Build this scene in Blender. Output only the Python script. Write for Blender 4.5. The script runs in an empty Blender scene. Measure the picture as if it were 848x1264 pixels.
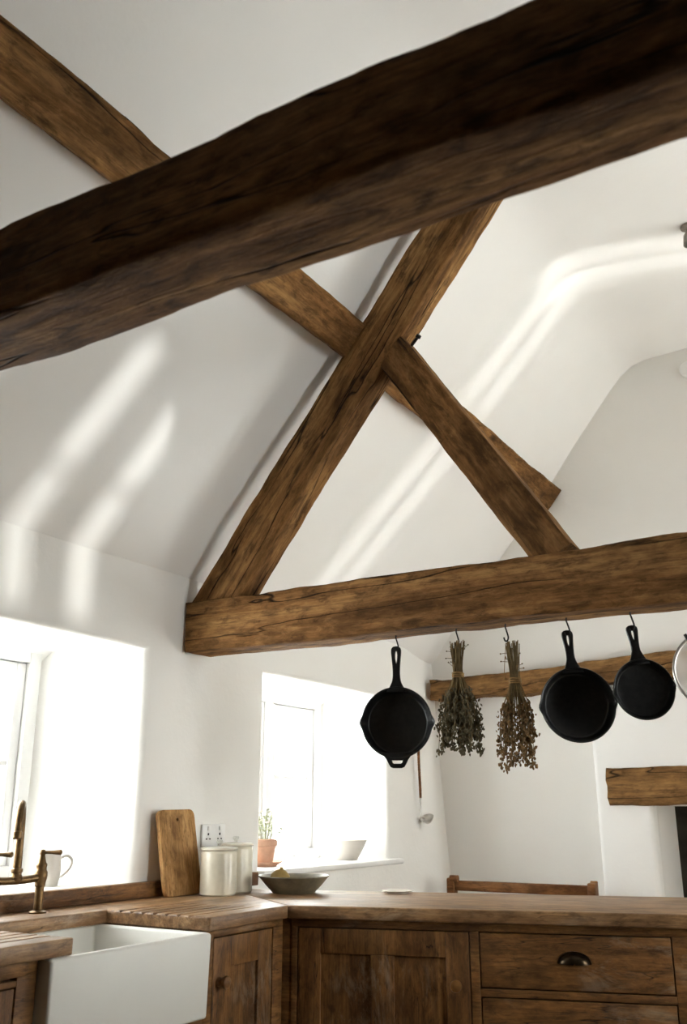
import bpy, bmesh, math, random
from mathutils import Vector, Matrix, noise

SC = bpy.context.scene
COL = SC.collection
PI = math.pi
EYE = 1.22                       # camera height above the floor
random.seed(7)

# ------------------------------------------------------------------ materials
def srgb(r, g, b):
    f = lambda c: (c / 255 / 12.92) if c / 255 <= .04045 else ((c / 255 + .055) / 1.055) ** 2.4
    return (f(r), f(g), f(b), 1)

class NT:
    def __init__(s, name):
        s.m = bpy.data.materials.new(name); s.m.use_nodes = True
        s.t = s.m.node_tree; s.n = s.t.nodes; s.l = s.t.links
        s.b = s.n['Principled BSDF']; s.out = s.n['Material Output']
    def node(s, ty, **kw):
        n = s.n.new(ty)
        for k, v in kw.items():
            if k in n.inputs: n.inputs[k].default_value = v
            else: setattr(n, k, v)
        return n
    def link(s, a, b): s.l.new(a, b)
    def coords(s, scale, rot=(0, 0, 0)):
        tc = s.node('ShaderNodeTexCoord'); mp = s.node('ShaderNodeMapping')
        mp.inputs['Scale'].default_value = scale; mp.inputs['Rotation'].default_value = rot
        s.link(tc.outputs['Object'], mp.inputs['Vector']); return mp.outputs['Vector']
    def noise(s, vec, scale=1, detail=4, rough=.55, dist=0):
        n = s.node('ShaderNodeTexNoise'); n.inputs['Scale'].default_value = scale
        n.inputs['Detail'].default_value = detail; n.inputs['Roughness'].default_value = rough
        n.inputs['Distortion'].default_value = dist
        if vec is not None: s.link(vec, n.inputs['Vector'])
        return n.outputs['Fac']
    def ramp(s, fac, stops):
        r = s.node('ShaderNodeValToRGB'); e = r.color_ramp.elements
        while len(e) < len(stops): e.new(.5)
        for i, (p, c) in enumerate(stops):
            e[i].position = p; e[i].color = c
        s.link(fac, r.inputs['Fac']); return r.outputs['Color']
    def mix(s, fac, a, b, mode='MIX'):
        m = s.node('ShaderNodeMix', data_type='RGBA', blend_type=mode)
        for v, i in ((fac, 0), (a, 6), (b, 7)):
            if isinstance(v, bpy.types.NodeSocket): s.link(v, m.inputs[i])
            else: m.inputs[i].default_value = v
        return m.outputs[2]
    def math(s, op, a, b=0):
        m = s.node('ShaderNodeMath', operation=op)
        for v, i in ((a, 0), (b, 1)):
            if isinstance(v, bpy.types.NodeSocket): s.link(v, m.inputs[i])
            else: m.inputs[i].default_value = v
        return m.outputs[0]
    def bump(s, h, strength=.3, dist=.01, base=None):
        b = s.node('ShaderNodeBump'); b.inputs['Strength'].default_value = strength
        b.inputs['Distance'].default_value = dist; s.link(h, b.inputs['Height'])
        if base is not None: s.link(base, b.inputs['Normal'])
        s.link(b.outputs['Normal'], s.b.inputs['Normal']); return b.outputs['Normal']

K = (0, 0, 0, 1); W = (1, 1, 1, 1)

def flat(name, col, rough=.5, metal=0, var=.12, vs=30, bump=0):
    t = NT(name); v = t.noise(t.coords((vs, vs, vs)), 1, 4)
    d = tuple(c * (1 - var) for c in col[:3]) + (1,); u = tuple(min(1, c * (1 + var)) for c in col[:3]) + (1,)
    t.link(t.ramp(v, [(.3, d), (.7, u)]), t.b.inputs['Base Color'])
    t.b.inputs['Roughness'].default_value = rough; t.b.inputs['Metallic'].default_value = metal
    if bump: t.bump(v, bump, .004)
    return t.m

def plaster(name, col, bump=.35):
    t = NT(name)
    big = t.noise(t.coords((1.3, 1.3, 1.3)), 1, 3); fine = t.noise(t.coords((55, 55, 55)), 1, 5, .6)
    mid = t.noise(t.coords((7, 7, 7)), 1, 4)
    d = tuple(c * .955 for c in col[:3]) + (1,)
    t.link(t.ramp(big, [(.3, d), (.7, col)]), t.b.inputs['Base Color'])
    t.b.inputs['Roughness'].default_value = .85; t.b.inputs['Specular IOR Level'].default_value = .2
    h = t.math('ADD', t.math('MULTIPLY', mid, .8), t.math('MULTIPLY', fine, .16))
    t.bump(h, bump, .012)
    return t.m

def wood(name, dark, mid, light, grain=1.0, crack=1.0, rough=.85, wear=None, bump=.7, knots=True, wearband=(.60, .72), axis=0, spec=.15):
    """grain runs along the local axis given (0 = X, 2 = Z)"""
    t = NT(name); g = grain
    def C(a, c, rot=(0, 0, 0)): return t.coords((a, c, c) if axis == 0 else (c, c, a), rot)
    long = t.noise(C(.9 * g, 9 * g), 1, 8, .68, .6)
    fine = t.noise(C(5 * g, 85 * g), 1, 5, .7)
    mott = t.noise(C(9 * g, 24 * g), 1, 6, .7, .4)
    blot = t.noise(C(2.2 * g, 4.5 * g), 1, 5, .65, .3)
    c = t.ramp(long, [(.30, dark), (.48, mid), (.70, light)])
    c = t.mix(t.math('MULTIPLY', t.ramp(fine, [(.38, W), (.58, K)]), .6), c, tuple(x * .42 for x in mid[:3]) + (1,))
    c = t.mix(t.math('MULTIPLY', t.ramp(mott, [(.36, W), (.50, K)]), .7), c, tuple(x * .55 for x in dark[:3]) + (1,))
    c = t.mix(t.math('MULTIPLY', t.ramp(mott, [(.54, K), (.70, W)]), .5), c, light)
    c = t.mix(t.ramp(blot, [(.34, (.75, .75, .75, 1)), (.55, K)]), c, tuple(x * .62 for x in dark[:3]) + (1,))
    h = t.math('ADD', t.math('MULTIPLY', long, .7), t.math('ADD', t.math('MULTIPLY', fine, .3), t.math('MULTIPLY', mott, .45)))
    if crack > 0:
        cn = t.noise(C(.6 * g, 9 * g, (0, 0, .03) if axis == 0 else (.03, 0, 0)), 1, 3, .5, .25)
        line = t.ramp(t.math('ABSOLUTE', t.math('SUBTRACT', cn, .5)), [(.002, W), (.0085 * crack + .002, K)])
        mask = t.ramp(t.noise(C(1.1 * g, 5 * g), 1, 2), [(.46, K), (.54, W)])
        cr = t.math('MULTIPLY', line, mask)
        c = t.mix(t.math('MULTIPLY', cr, .92), c, tuple(x * .10 for x in dark[:3]) + (1,))  # shade of the crack depth painted in near black
        h = t.math('SUBTRACT', h, t.math('MULTIPLY', cr, 1.6))
    if knots:
        vo = t.node('ShaderNodeTexVoronoi'); vo.inputs['Scale'].default_value = 1
        t.link(C(3.2 * g, 7.5 * g), vo.inputs['Vector'])
        kn = t.ramp(vo.outputs['Distance'], [(.04, W), (.15, K)])
        c = t.mix(t.math('MULTIPLY', kn, .75), c, tuple(x * .3 for x in dark[:3]) + (1,))
        h = t.math('SUBTRACT', h, t.math('MULTIPLY', kn, .5))
    if wear is not None:
        wn = t.noise(C(5, 16), 1, 9, .78, .5)
        wm = t.noise(t.coords((2.3, 2.3, 2.3)), 1, 2)
        f = t.math('MULTIPLY', t.ramp(wn, [(.5, K), (.70, W)]), t.ramp(wm, [(wearband[0], K), (wearband[1], W)]))
        c = t.mix(t.math('MULTIPLY', f, .6), c, wear)
    t.link(c, t.b.inputs['Base Color']); t.b.inputs['Roughness'].default_value = rough
    t.b.inputs['Specular IOR Level'].default_value = spec
    t.bump(h, bump, .012)
    return t.m

MAT = dict(
    wall=plaster('lime_plaster', (.86, .852, .825, 1)),
    ceil=plaster('ceiling_plaster', (.87, .865, .85, 1), .2),
    reveal=plaster('breast_plaster', (.88, .88, .87, 1)),
    boards=flat('pale_boarding', srgb(112, 92, 70), .8, 0, .2, 5),
    dim=flat('bounce_cut_brown', srgb(52, 40, 30), .8, 0, .2, 5),  # dark tone for the added partition and near floor, limits bounce light
    soot=flat('sooted_brick', (.035, .03, .022, 1), .95, 0, .5, 9, .5),
    oak=wood('old_oak', srgb(78, 52, 26), srgb(134, 95, 54), srgb(182, 140, 90)),
    oakd=wood('smoked_oak', srgb(66, 44, 22), srgb(112, 77, 42), srgb(158, 120, 76), 1.5),
    oakp=wood('weathered_oak', srgb(88, 61, 34), srgb(132, 97, 58), srgb(168, 130, 84)),
    cab=wood('waxed_pine', srgb(80, 51, 24), srgb(132, 90, 47), srgb(164, 120, 70), 1.6, .25, .55, srgb(176, 160, 138), .25, False, (.48, .58), 0, .3),
    cabv=wood('waxed_pine_upright', srgb(80, 51, 24), srgb(132, 90, 47), srgb(164, 120, 70), 1.6, .25, .55, srgb(176, 160, 138), .25, False, (.48, .58), 2, .3),
    top=wood('worktop_pine', srgb(100, 70, 42), srgb(150, 112, 74), srgb(182, 146, 106), 1.5, .2, .42, srgb(190, 166, 138), .2, False, (.42, .55), 0, .4),
    board=wood('chopping_beech', srgb(136, 98, 56), srgb(180, 136, 84), srgb(204, 162, 108), 2.2, .15, .6, None, .15, True),
    bench=wood('bench_pine', srgb(92, 56, 29), srgb(132, 88, 50), srgb(160, 114, 72), 2.0, .2, .5, None, .2, False),
    iron=flat('cast_iron', (.014, .0145, .0145, 1), .36, .35, .4, 60, .12),
    hook=flat('black_iron', (.012, .010, .009, 1), .5, .6, .3, 80),
    brass=flat('aged_brass', srgb(112, 88, 58), .42, .8, .35, 45, .1),
    bronze=flat('dark_bronze', srgb(62, 50, 36), .3, .9, .35, 45),
    knob=flat('brass_knob_metal', srgb(150, 108, 62), .35, .6, .3, 45),
    ceramic=flat('sink_fireclay', (.74, .735, .70, 1), .5, 0, .02, 6),
    jug=flat('cream_glaze', (.78, .74, .68, 1), .25, 0, .04, 12),
    stone=flat('stoneware_glaze', srgb(208, 202, 184), .22, 0, .09, 16),
    lid=flat('stoneware_lid', srgb(212, 207, 192), .25, 0, .06, 16),
    bowl=flat('grey_pottery', srgb(112, 104, 84), .4, 0, .35, 26, .15),
    lemon=flat('yellow_gourd', srgb(150, 122, 62), .5, 0, .15, 40, .2),
    white=flat('white_paint', (.80, .80, .79, 1), .4, 0, .02, 8),
    frame=flat('window_paint', (.66, .66, .65, 1), .5, 0, .02, 8),
    cream=flat('cream_china', (.50, .465, .42, 1), .3, 0, .05, 12),
    chrome=flat('tinned_steel', (.62, .60, .57, 1), .3, .9, .12, 40),
    terra=flat('terracotta', srgb(186, 146, 122), .8, 0, .12, 25),
    petal=flat('pale_petals', srgb(236, 224, 214), .7, 0, .06, 30),
    leaf=flat('pot_leaf', srgb(150, 156, 122), .7, 0, .2, 30),
    stalk=flat('dry_stalks', srgb(104, 86, 52), .9, 0, .35, 40),
    bud1=flat('dry_thyme', srgb(88, 80, 58), .95, 0, .5, 60),
    bud2=flat('dry_lavender', srgb(118, 90, 53), .95, 0, .5, 60),
    twine=flat('jute_twine', srgb(140, 108, 60), .9, 0, .3, 90),
    floor=flat('flagstone', srgb(176, 163, 144), .7, 0, .15, 4, .2),
    dark=flat('shadow_gap', (.012, .009, .007, 1), .9, 0, .1, 5),
    grey=flat('brushed_alloy', srgb(150, 142, 132), .45, .5, .2, 60),
)

def glass_mat(name, tr):
    t = NT(name); gl = t.node('ShaderNodeBsdfGlossy'); gl.inputs['Roughness'].default_value = .02
    tp = t.node('ShaderNodeBsdfTransparent'); tp.inputs['Color'].default_value = (.97, .985, .98, 1)
    mx = t.node('ShaderNodeMixShader'); mx.inputs[0].default_value = 1 - tr
    t.link(tp.outputs[0], mx.inputs[1]); t.link(gl.outputs[0], mx.inputs[2]); t.link(mx.outputs[0], t.out.inputs['Surface'])
    return t.m
MAT['glass'] = glass_mat('window_glass', .95)
MAT['clear'] = glass_mat('clear_glass', .72)

def mesh_mat():
    t = NT('sieve_gauze'); df = t.node('ShaderNodeBsdfPrincipled'); df.inputs['Base Color'].default_value = (.42, .40, .37, 1)
    df.inputs['Metallic'].default_value = .5; df.inputs['Roughness'].default_value = .5
    tp = t.node('ShaderNodeBsdfTransparent'); mx = t.node('ShaderNodeMixShader')
    mx.inputs[0].default_value = .5
    t.link(tp.outputs[0], mx.inputs[1]); t.link(df.outputs[0], mx.inputs[2]); t.link(mx.outputs[0], t.out.inputs['Surface'])
    return t.m
MAT['gauze'] = mesh_mat()

# ------------------------------------------------------------------ mesh helpers
def smooth_by_angle(me, ang=38):
    bm = bmesh.new(); bm.from_mesh(me)
    for f in bm.faces: f.smooth = True
    lim = math.radians(ang)
    for e in bm.edges:
        e.smooth = not (len(e.link_faces) == 2 and e.calc_face_angle(0) > lim)
    bm.to_mesh(me); bm.free()

def obj(name, bm, mat, parent=None, loc=(0, 0, 0), rot=(0, 0, 0), ang=38, **props):
    bmesh.ops.recalc_face_normals(bm, faces=bm.faces)
    me = bpy.data.meshes.new(name); bm.to_mesh(me); bm.free()
    smooth_by_angle(me, ang)
    o = bpy.data.objects.new(name, me); COL.objects.link(o)
    for m in (mat if isinstance(mat, (list, tuple)) else [mat]): me.materials.append(MAT[m] if isinstance(m, str) else m)
    o.location = loc; o.rotation_euler = rot
    if parent: o.parent = parent
    for k, v in props.items(): o[k] = v
    return o

def struct(name, bm, mat, parent=None, **kw):
    o = obj(name, bm, mat, parent, **kw)
    if not parent: o['kind'] = 'structure'
    return o

def thing(name, label, cat, loc=(0, 0, 0), rotz=0, group=None):
    o = bpy.data.objects.new(name, None); COL.objects.link(o); o.empty_display_size = .05
    o.location = loc; o.rotation_euler = (0, 0, rotz)
    return tag(o, label, cat, group)

def tag(o, label, cat, group=None):
    o['label'] = label; o['category'] = cat
    if group: o['group'] = group
    return o

def add(bm, src, M=None):
    if M is not None: bmesh.ops.transform(src, matrix=M, verts=src.verts)
    me = bpy.data.meshes.new('tmp'); src.to_mesh(me); src.free(); bm.from_mesh(me); bpy.data.meshes.remove(me)

def box(bm, x0, x1, y0, y1, z0, z1, bev=0, seg=2, M=None):
    b = bmesh.new(); bmesh.ops.create_cube(b, size=1)
    for v in b.verts:
        v.co = Vector(((x0 + x1) / 2 + v.co.x * (x1 - x0), (y0 + y1) / 2 + v.co.y * (y1 - y0), (z0 + z1) / 2 + v.co.z * (z1 - z0)))
    if bev: bmesh.ops.bevel(b, geom=list(b.edges), offset=bev, segments=seg, affect='EDGES', profile=.5)
    add(bm, b, M)

def lathe(bm, prof, seg=40, M=None, close_top=False):
    b = bmesh.new(); rings = []
    for r, z in prof:
        if r < 1e-5: rings.append([b.verts.new((0, 0, z))])
        else: rings.append([b.verts.new((r * math.cos(2 * PI * i / seg), r * math.sin(2 * PI * i / seg), z)) for i in range(seg)])
    for a, c in zip(rings, rings[1:]):
        for i in range(seg):
            j = (i + 1) % seg
            if len(a) == 1 and len(c) == 1: continue
            if len(a) == 1: b.faces.new((a[0], c[j], c[i]))
            elif len(c) == 1: b.faces.new((a[i], a[j], c[0]))
            else: b.faces.new((a[i], a[j], c[j], c[i]))
    add(bm, b, M)

def catmull(pts, n=8):
    P = [Vector(p) for p in pts]; P = [P[0] * 2 - P[1]] + P + [P[-1] * 2 - P[-2]]; out = []
    for i in range(1, len(P) - 2):
        for k in range(n):
            t = k / n; a, b, c, d = P[i - 1:i + 3]
            out.append(.5 * ((2 * b) + (c - a) * t + (2 * a - 5 * b + 4 * c - d) * t * t + (3 * b - a - 3 * c + d) * t ** 3))
    out.append(P[-2]); return out

def tube(bm, path, rad, seg=10, cap=True, M=None):
    b = bmesh.new(); P = [Vector(p) for p in path]; n = len(P)
    R = rad if isinstance(rad, (list, tuple)) else [rad] * n
    if len(R) != n:
        R = [R[min(len(R) - 2, int(i / (n - 1) * (len(R) - 1)))] * (1 - ((i / (n - 1) * (len(R) - 1)) - min(len(R) - 2, int(i / (n - 1) * (len(R) - 1))))) +
             R[min(len(R) - 1, min(len(R) - 2, int(i / (n - 1) * (len(R) - 1))) + 1)] * ((i / (n - 1) * (len(R) - 1)) - min(len(R) - 2, int(i / (n - 1) * (len(R) - 1)))) for i in range(n)]
    up = None; rings = []
    for i in range(n):
        t = (P[min(i + 1, n - 1)] - P[max(i - 1, 0)]).normalized()
        if up is None:
            up = Vector((0, 0, 1)) if abs(t.z) < .9 else Vector((1, 0, 0))
        up = (up - t * up.dot(t)).normalized(); sd = t.cross(up)
        rings.append([b.verts.new(P[i] + (up * math.cos(2 * PI * k / seg) + sd * math.sin(2 * PI * k / seg)) * R[i]) for k in range(seg)])
    for a, c in zip(rings, rings[1:]):
        for k in range(seg): b.faces.new((a[k], a[(k + 1) % seg], c[(k + 1) % seg], c[k]))
    if cap: b.faces.new(list(reversed(rings[0]))); b.faces.new(rings[-1])
    add(bm, b, M)

def torus(bm, R, r, seg=48, s2=10, M=None):
    b = bmesh.new(); rings = []
    for i in range(seg):
        a = 2 * PI * i / seg
        rings.append([b.verts.new(((R + r * math.cos(2 * PI * k / s2)) * math.cos(a), (R + r * math.cos(2 * PI * k / s2)) * math.sin(a), r * math.sin(2 * PI * k / s2))) for k in range(s2)])
    for i in range(seg):
        a, c = rings[i], rings[(i + 1) % seg]
        for k in range(s2): b.faces.new((a[k], a[(k + 1) % s2], c[(k + 1) % s2], c[k]))
    add(bm, b, M)

def prism(bm, pts, z0, z1, bev=0, seg=2, M=None):
    """extrude a 2-D outline from z0 to z1"""
    b = bmesh.new(); lo = [b.verts.new((x, y, z0)) for x, y in pts]; f = b.faces.new(lo)
    r = bmesh.ops.extrude_face_region(b, geom=[f])
    for v in r['geom']:
        if isinstance(v, bmesh.types.BMVert): v.co.z = z1
    bmesh.ops.recalc_face_normals(b, faces=b.faces)
    if bev:
        bmesh.ops.bevel(b, geom=[e for e in b.edges if e.calc_face_angle(0) > .5], offset=bev, segments=seg, affect='EDGES', profile=.5)
    add(bm, b, M)

def plate_with_holes(bm, outer, holes, thick, bev=0, M=None):
    """flat outline (with holes) extruded along local Z, centred"""
    cu = bpy.data.curves.new('outline', 'CURVE'); cu.dimensions = '2D'; cu.fill_mode = 'BOTH'
    for loop in [outer] + holes:
        s = cu.splines.new('POLY'); s.points.add(len(loop) - 1); s.use_cyclic_u = True
        for p, (x, y) in zip(s.points, loop): p.co = (x, y, 0, 1)
    cu.extrude = thick / 2 - bev; cu.bevel_depth = bev; cu.bevel_resolution = 2
    o = bpy.data.objects.new('outline', cu); COL.objects.link(o)
    bpy.context.view_layer.update()
    me = o.evaluated_get(bpy.context.evaluated_depsgraph_get()).to_mesh()
    b = bmesh.new(); b.from_mesh(me); bmesh.ops.remove_doubles(b, verts=b.verts, dist=1e-5)
    bpy.data.objects.remove(o); bpy.data.curves.remove(cu)
    add(bm, b, M)

def nz(x, y, z): return noise.noise(Vector((x, y, z)))

def beam_bm(L, w, h, seed, amp=.008, cham=.02, taper=1.0, ends=0, step=.02, camber=None):
    """hewn timber along local X, width w in Y, height h in Z; wandering faces and waney edges"""
    N = max(12, int(L / step)); b = bmesh.new(); rings = []
    per = 6
    for i in range(N + 1):
        x = L * i / N; t = i / N
        o = [amp * (1.3 * nz(x * 1.5, seed + k * 9.1, 0) + .75 * nz(x * 4.5, seed + k * 5.3, 3) + .35 * nz(x * 12, seed + k * 3.7, 8) + .16 * nz(x * 34, seed + k * 2.1, 4)) for k in range(4)]
        s = 1 + (taper - 1) * t
        y0, y1, z0, z1 = -w / 2 * s + o[0], w / 2 * s + o[1], -h / 2 * s + o[2], h / 2 * s + o[3]
        dz = camber(x) if camber else 0
        ch = [cham * max(.18, .65 + 1.1 * nz(x * 2.2, seed + 31 + k * 7.7, 5)) for k in range(4)]
        ring = []
        corners = [(y0, z0, 0), (y1, z0, 1), (y1, z1, 2), (y0, z1, 3)]
        for k, (cy, cz, kk) in enumerate(corners):
            c = ch[kk]; sy = 1 if cy > 0 else -1; sz = 1 if cz > 0 else -1
            a, d = (cy - sy * c, cz), (cy, cz - sz * c)
            if k in (1, 3): pa, pd = a, d
            else: pa, pd = d, a
            m = ((pa[0] + pd[0]) / 2 + sy * c * .18, (pa[1] + pd[1]) / 2 + sz * c * .18)
            ring += [pa, m, pd]
            ny, nzz = corners[(k + 1) % 4][:2]
            nk = corners[(k + 1) % 4][2]; c2 = ch[nk]
            sy2 = 1 if ny > 0 else -1; sz2 = 1 if nzz > 0 else -1
            nxt = (ny, nzz - sz2 * c2) if (k + 1) % 4 in (0, 2) else (ny - sy2 * c2, nzz)
            for q in range(1, per):
                f = q / per; ring.append((pd[0] + (nxt[0] - pd[0]) * f, pd[1] + (nxt[1] - pd[1]) * f))
        vs = []
        for (yy, zz) in ring:
            j = amp * .28
            d1 = j * nz(x * 9, yy * 30 + seed, zz * 30); d2 = j * nz(x * 9, yy * 30, zz * 30 + seed + 17)
            xx = x
            if ends:
                if i == 0: xx = ends * nz(yy * 14, zz * 14, seed)
                if i == N: xx = L + ends * nz(yy * 14, zz * 14, seed + 4)
            vs.append(b.verts.new((xx, yy + d1, zz + d2 + dz)))
        rings.append(vs)
    n = len(rings[0])
    for a, c in zip(rings, rings[1:]):
        for k in range(n): b.faces.new((a[k], a[(k + 1) % n], c[(k + 1) % n], c[k]))
    for r in (rings[0], rings[-1]):
        c = sum((v.co for v in r), Vector()) / n; cv = b.verts.new(c)
        for k in range(n): b.faces.new((r[k], r[(k + 1) % n], cv))
    return b

def place_beam(name, p0, p1, w, h, seed, mat, upv=(0, 0, 1), **kw):
    p0, p1 = Vector(p0), Vector(p1); d = p1 - p0; L = d.length
    X = d.normalized(); Y = Vector(upv).cross(X).normalized(); Z = X.cross(Y)
    o = obj(name, beam_bm(L, w, h, seed, **kw), mat, ang=50)
    o.matrix_world = Matrix(((X.x, Y.x, Z.x, p0.x), (X.y, Y.y, Z.y, p0.y), (X.z, Y.z, Z.z, p0.z), (0, 0, 0, 1)))
    return o

def R(ax, a): return Matrix.Rotation(a, 4, ax)
def T(x, y, z): return Matrix.Translation((x, y, z))

# ------------------------------------------------------------------ room shell
XW = -2.5; TH = .45; YG = 5.32; XR = 2.4; YB = -1.6
Z = lambda rel: rel + EYE

def lerp_table(v, a, b):
    if v <= a[0]: return b[0] + v - a[0]
    for i in range(len(a) - 1):
        if a[i] <= v <= a[i + 1]: return b[i] + (b[i + 1] - b[i]) * (v - a[i]) / (a[i + 1] - a[i])
    return b[-1] + v - a[-1]

def grid_lines(lo, hi, marks, step):
    L = sorted(set([lo, hi] + list(marks))); out = []
    for a, b in zip(L, L[1:]):
        n = max(1, round((b - a) / step)); out += [a + (b - a) * i / n for i in range(n)]
    return out + [hi]

def wall_bm(u0, u1, z0, z1, openings, depth, outer, step=.14, warp=None, bev=.022, axis='x', top=None):
    """wall in the (u, z) plane; openings = [(ua, ub, za, zb)], outer = the same rectangles on the far face (splayed reveals)"""
    ul = grid_lines(u0, u1, [x for o in openings for x in o[:2]], step)
    zl = grid_lines(z0, z1, [x for o in openings for x in o[2:]], step)
    order = sorted(range(len(openings)), key=lambda i: openings[i][0])
    ui = [u0] + [x for i in order for x in openings[i][:2]] + [u1]
    uo = [u0] + [x for i in order for x in outer[i][:2]] + [u1]
    inside = lambda u, z: any(o[0] < u < o[1] and o[2] < z < o[3] for o in openings)
    b = bmesh.new(); V = {}
    def vert(side, i, j):
        if (side, i, j) not in V:
            u, z = ul[i], zl[j]
            if side: u2, z2 = lerp_table(u, ui, uo), z
            else: u2, z2 = u, z
            V[side, i, j] = b.verts.new((depth * side, u2, z2))
        return V[side, i, j]
    solid = {}
    for i in range(len(ul) - 1):
        for j in range(len(zl) - 1):
            uc, zc = (ul[i] + ul[i + 1]) / 2, (zl[j] + zl[j + 1]) / 2
            solid[i, j] = not inside(uc, zc)
    for (i, j), s in solid.items():
        if not s: continue
        q = [(i, j), (i + 1, j), (i + 1, j + 1), (i, j + 1)]
        for side in (0, 1): b.faces.new([vert(side, *p) for p in q])
        for (p, r, nb) in ((q[0], q[1], (i, j - 1)), (q[1], q[2], (i + 1, j)), (q[2], q[3], (i, j + 1)), (q[3], q[0], (i - 1, j))):
            if not solid.get(nb, False):
                b.faces.new([vert(0, *p), vert(0, *r), vert(1, *r), vert(1, *p)])
    bmesh.ops.recalc_face_normals(b, faces=b.faces)
    if bev:
        es = [e for e in b.edges if len(e.link_faces) == 2 and e.calc_face_angle(0) > .7 and all(abs(v.co.x) < 1e-6 for v in e.verts)
              and all(u0 + .01 < v.co.y < u1 - .01 and z0 + .01 < v.co.z < z1 - .01 for v in e.verts)]
        bmesh.ops.bevel(b, geom=es, offset=bev, segments=3, affect='EDGES', profile=.5)
    return b

# left wall with two deep splayed window openings
SILL, HEAD = .972, 1.815
W1, W1o = (1.30, 2.71, SILL, HEAD), (1.50, 2.535, SILL, HEAD)
W2, W2o = (3.475, 4.635, SILL, HEAD), (3.60, 4.585, SILL, HEAD)
b = wall_bm(YB, YG + .02, 0, 2.16, [W1, W2], -TH, [W1o, W2o])
for v in b.verts:
    v.co.x += XW
    s = min(1, max(0, (v.co.y - 4.75) / .57)); s = s * s * (3 - 2 * s)
    if v.co.x > XW - .2: v.co.x += s * (.045 - .095 * (v.co.z - .75) / 1.4) + .004 * nz(v.co.y * 1.7, v.co.z * 1.7, 2)
struct('wall_left', b, 'wall', ang=60)

# gable wall (with a hole for the hearth) : local u = x
HX0, HX1, HZ = -1.245, -.10, 1.24
GW = (.95, 2.15, .25, 2.1)              # fill window added beyond the frame
b = wall_bm(XW - .45, XR + .3, 0, 4.05, [(HX0, HX1, .02, HZ), GW], .5, [(HX0 + .09, HX1 - .09, .02, HZ), (GW[0] - .1, GW[1] + .05, GW[2], GW[3])], bev=0)
for v in b.verts: v.co = Vector((v.co.y, YG + v.co.x, v.co.z))
struct('wall_gable', b, 'wall')

# chimney breast : outline with rounded arrises standing .12 proud, cut by the hearth opening
def breast():
    b = bmesh.new(); z1 = 1.857; d = .125
    outline = []
    x0, x1 = -1.535, .62
    xs = grid_lines(x0, x1, [HX0, HX1], .12); zs = grid_lines(0, z1, [HZ], .12)
    V = {}
    for i, x in enumerate(xs):
        for j, z in enumerate(zs): V[i, j] = b.verts.new((x, YG - d, z))
    def hole(i, j): return HX0 < (xs[i] + xs[i + 1]) / 2 < HX1 and (zs[j] + zs[j + 1]) / 2 < HZ
    for i in range(len(xs) - 1):
        for j in range(len(zs) - 1):
            if not hole(i, j): b.faces.new((V[i, j], V[i + 1, j], V[i + 1, j + 1], V[i, j + 1]))
    bd = [e for e in b.edges if len(e.link_faces) == 1]
    r = bmesh.ops.extrude_edge_only(b, edges=bd)
    for v in r['geom']:
        if isinstance(v, bmesh.types.BMVert): v.co.y = YG + .01
    bmesh.ops.recalc_face_normals(b, faces=b.faces)
    es = [e for e in b.edges if len(e.link_faces) == 2 and e.calc_face_angle(0) > .7 and all(abs(v.co.y - (YG - d)) < 1e-5 for v in e.verts)]
    bmesh.ops.bevel(b, geom=es, offset=.03, segments=4, affect='EDGES', profile=.5)
    for v in b.verts:
        if v.co.y < YG - .02:
            v.co.y += .006 * nz(v.co.x * 2, v.co.z * 2, 4); v.co.x += .008 * nz(v.co.z * 2.2, v.co.x, 9)
    return b
struct('wall_chimney_breast', breast(), 'reveal', ang=60)
# hearth recess: pale splayed cheeks, sooted back
b = bmesh.new()
ya, yb = YG - .115, YG + .20
box(b, HX0 - .05, HX1 + .05, yb, yb + .1, 0, 1.5)
struct('wall_hearth_back', b, 'soot')
b = bmesh.new()
prism(b, [(HX0 + .002, YG - .02), (HX0 + .045, yb), (HX0 - .1, yb), (HX0 - .06, YG)], 0, 1.3)
prism(b, [(HX1 - .002, YG), (HX1 + .06, YG), (HX1 + .1, yb), (HX1 - .05, yb)], 0, 1.3)
struct('wall_hearth_cheeks', b, 'reveal')
b = bmesh.new(); box(b, HX0 - .1, HX1 + .1, YG + .01, yb + .1, 1.3, 1.36); struct('wall_hearth_throat', b, 'soot')

# right wall, far out of frame, with openings added for ceiling streaks and fill
RW = [(3.016, 3.327, .65, 1.50), (4.985, 5.235, .62, 2.85), (2.25, 2.78, 1.1, 2.6)]
RWo = [(2.95, 3.45, .65, 1.50), (4.97, 5.31, .62, 2.85), (2.2, 2.83, 1.1, 2.6)]
b = wall_bm(YB, YG + .02, 0, 4.05, RW, .4, RWo, bev=0)
for v in b.verts: v.co.x += XR
struct('wall_right', b, 'wall')
b = bmesh.new(); box(b, XW - .45, XR + .4, YB - .3, YB, 0, 4.05); struct('wall_back', b, 'boards')
b = bmesh.new(); box(b, XW - .45, XR + .4, 1.7, YG + 1.1, -.15, 0); struct('floor', b, 'floor')
b = bmesh.new(); box(b, XW - .45, XR + .4, YB - .3, 1.7, -.15, 0); struct('floor_dim_near', b, 'dim')  # unseen near floor, added in dark brown to cut bounce light
b = bmesh.new(); box(b, 1.55, 1.65, YB, 2.42, 0, 4.05); struct('wall_light_block', b, 'dim')    # unseen dark partition, added to keep light off the near side

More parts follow.
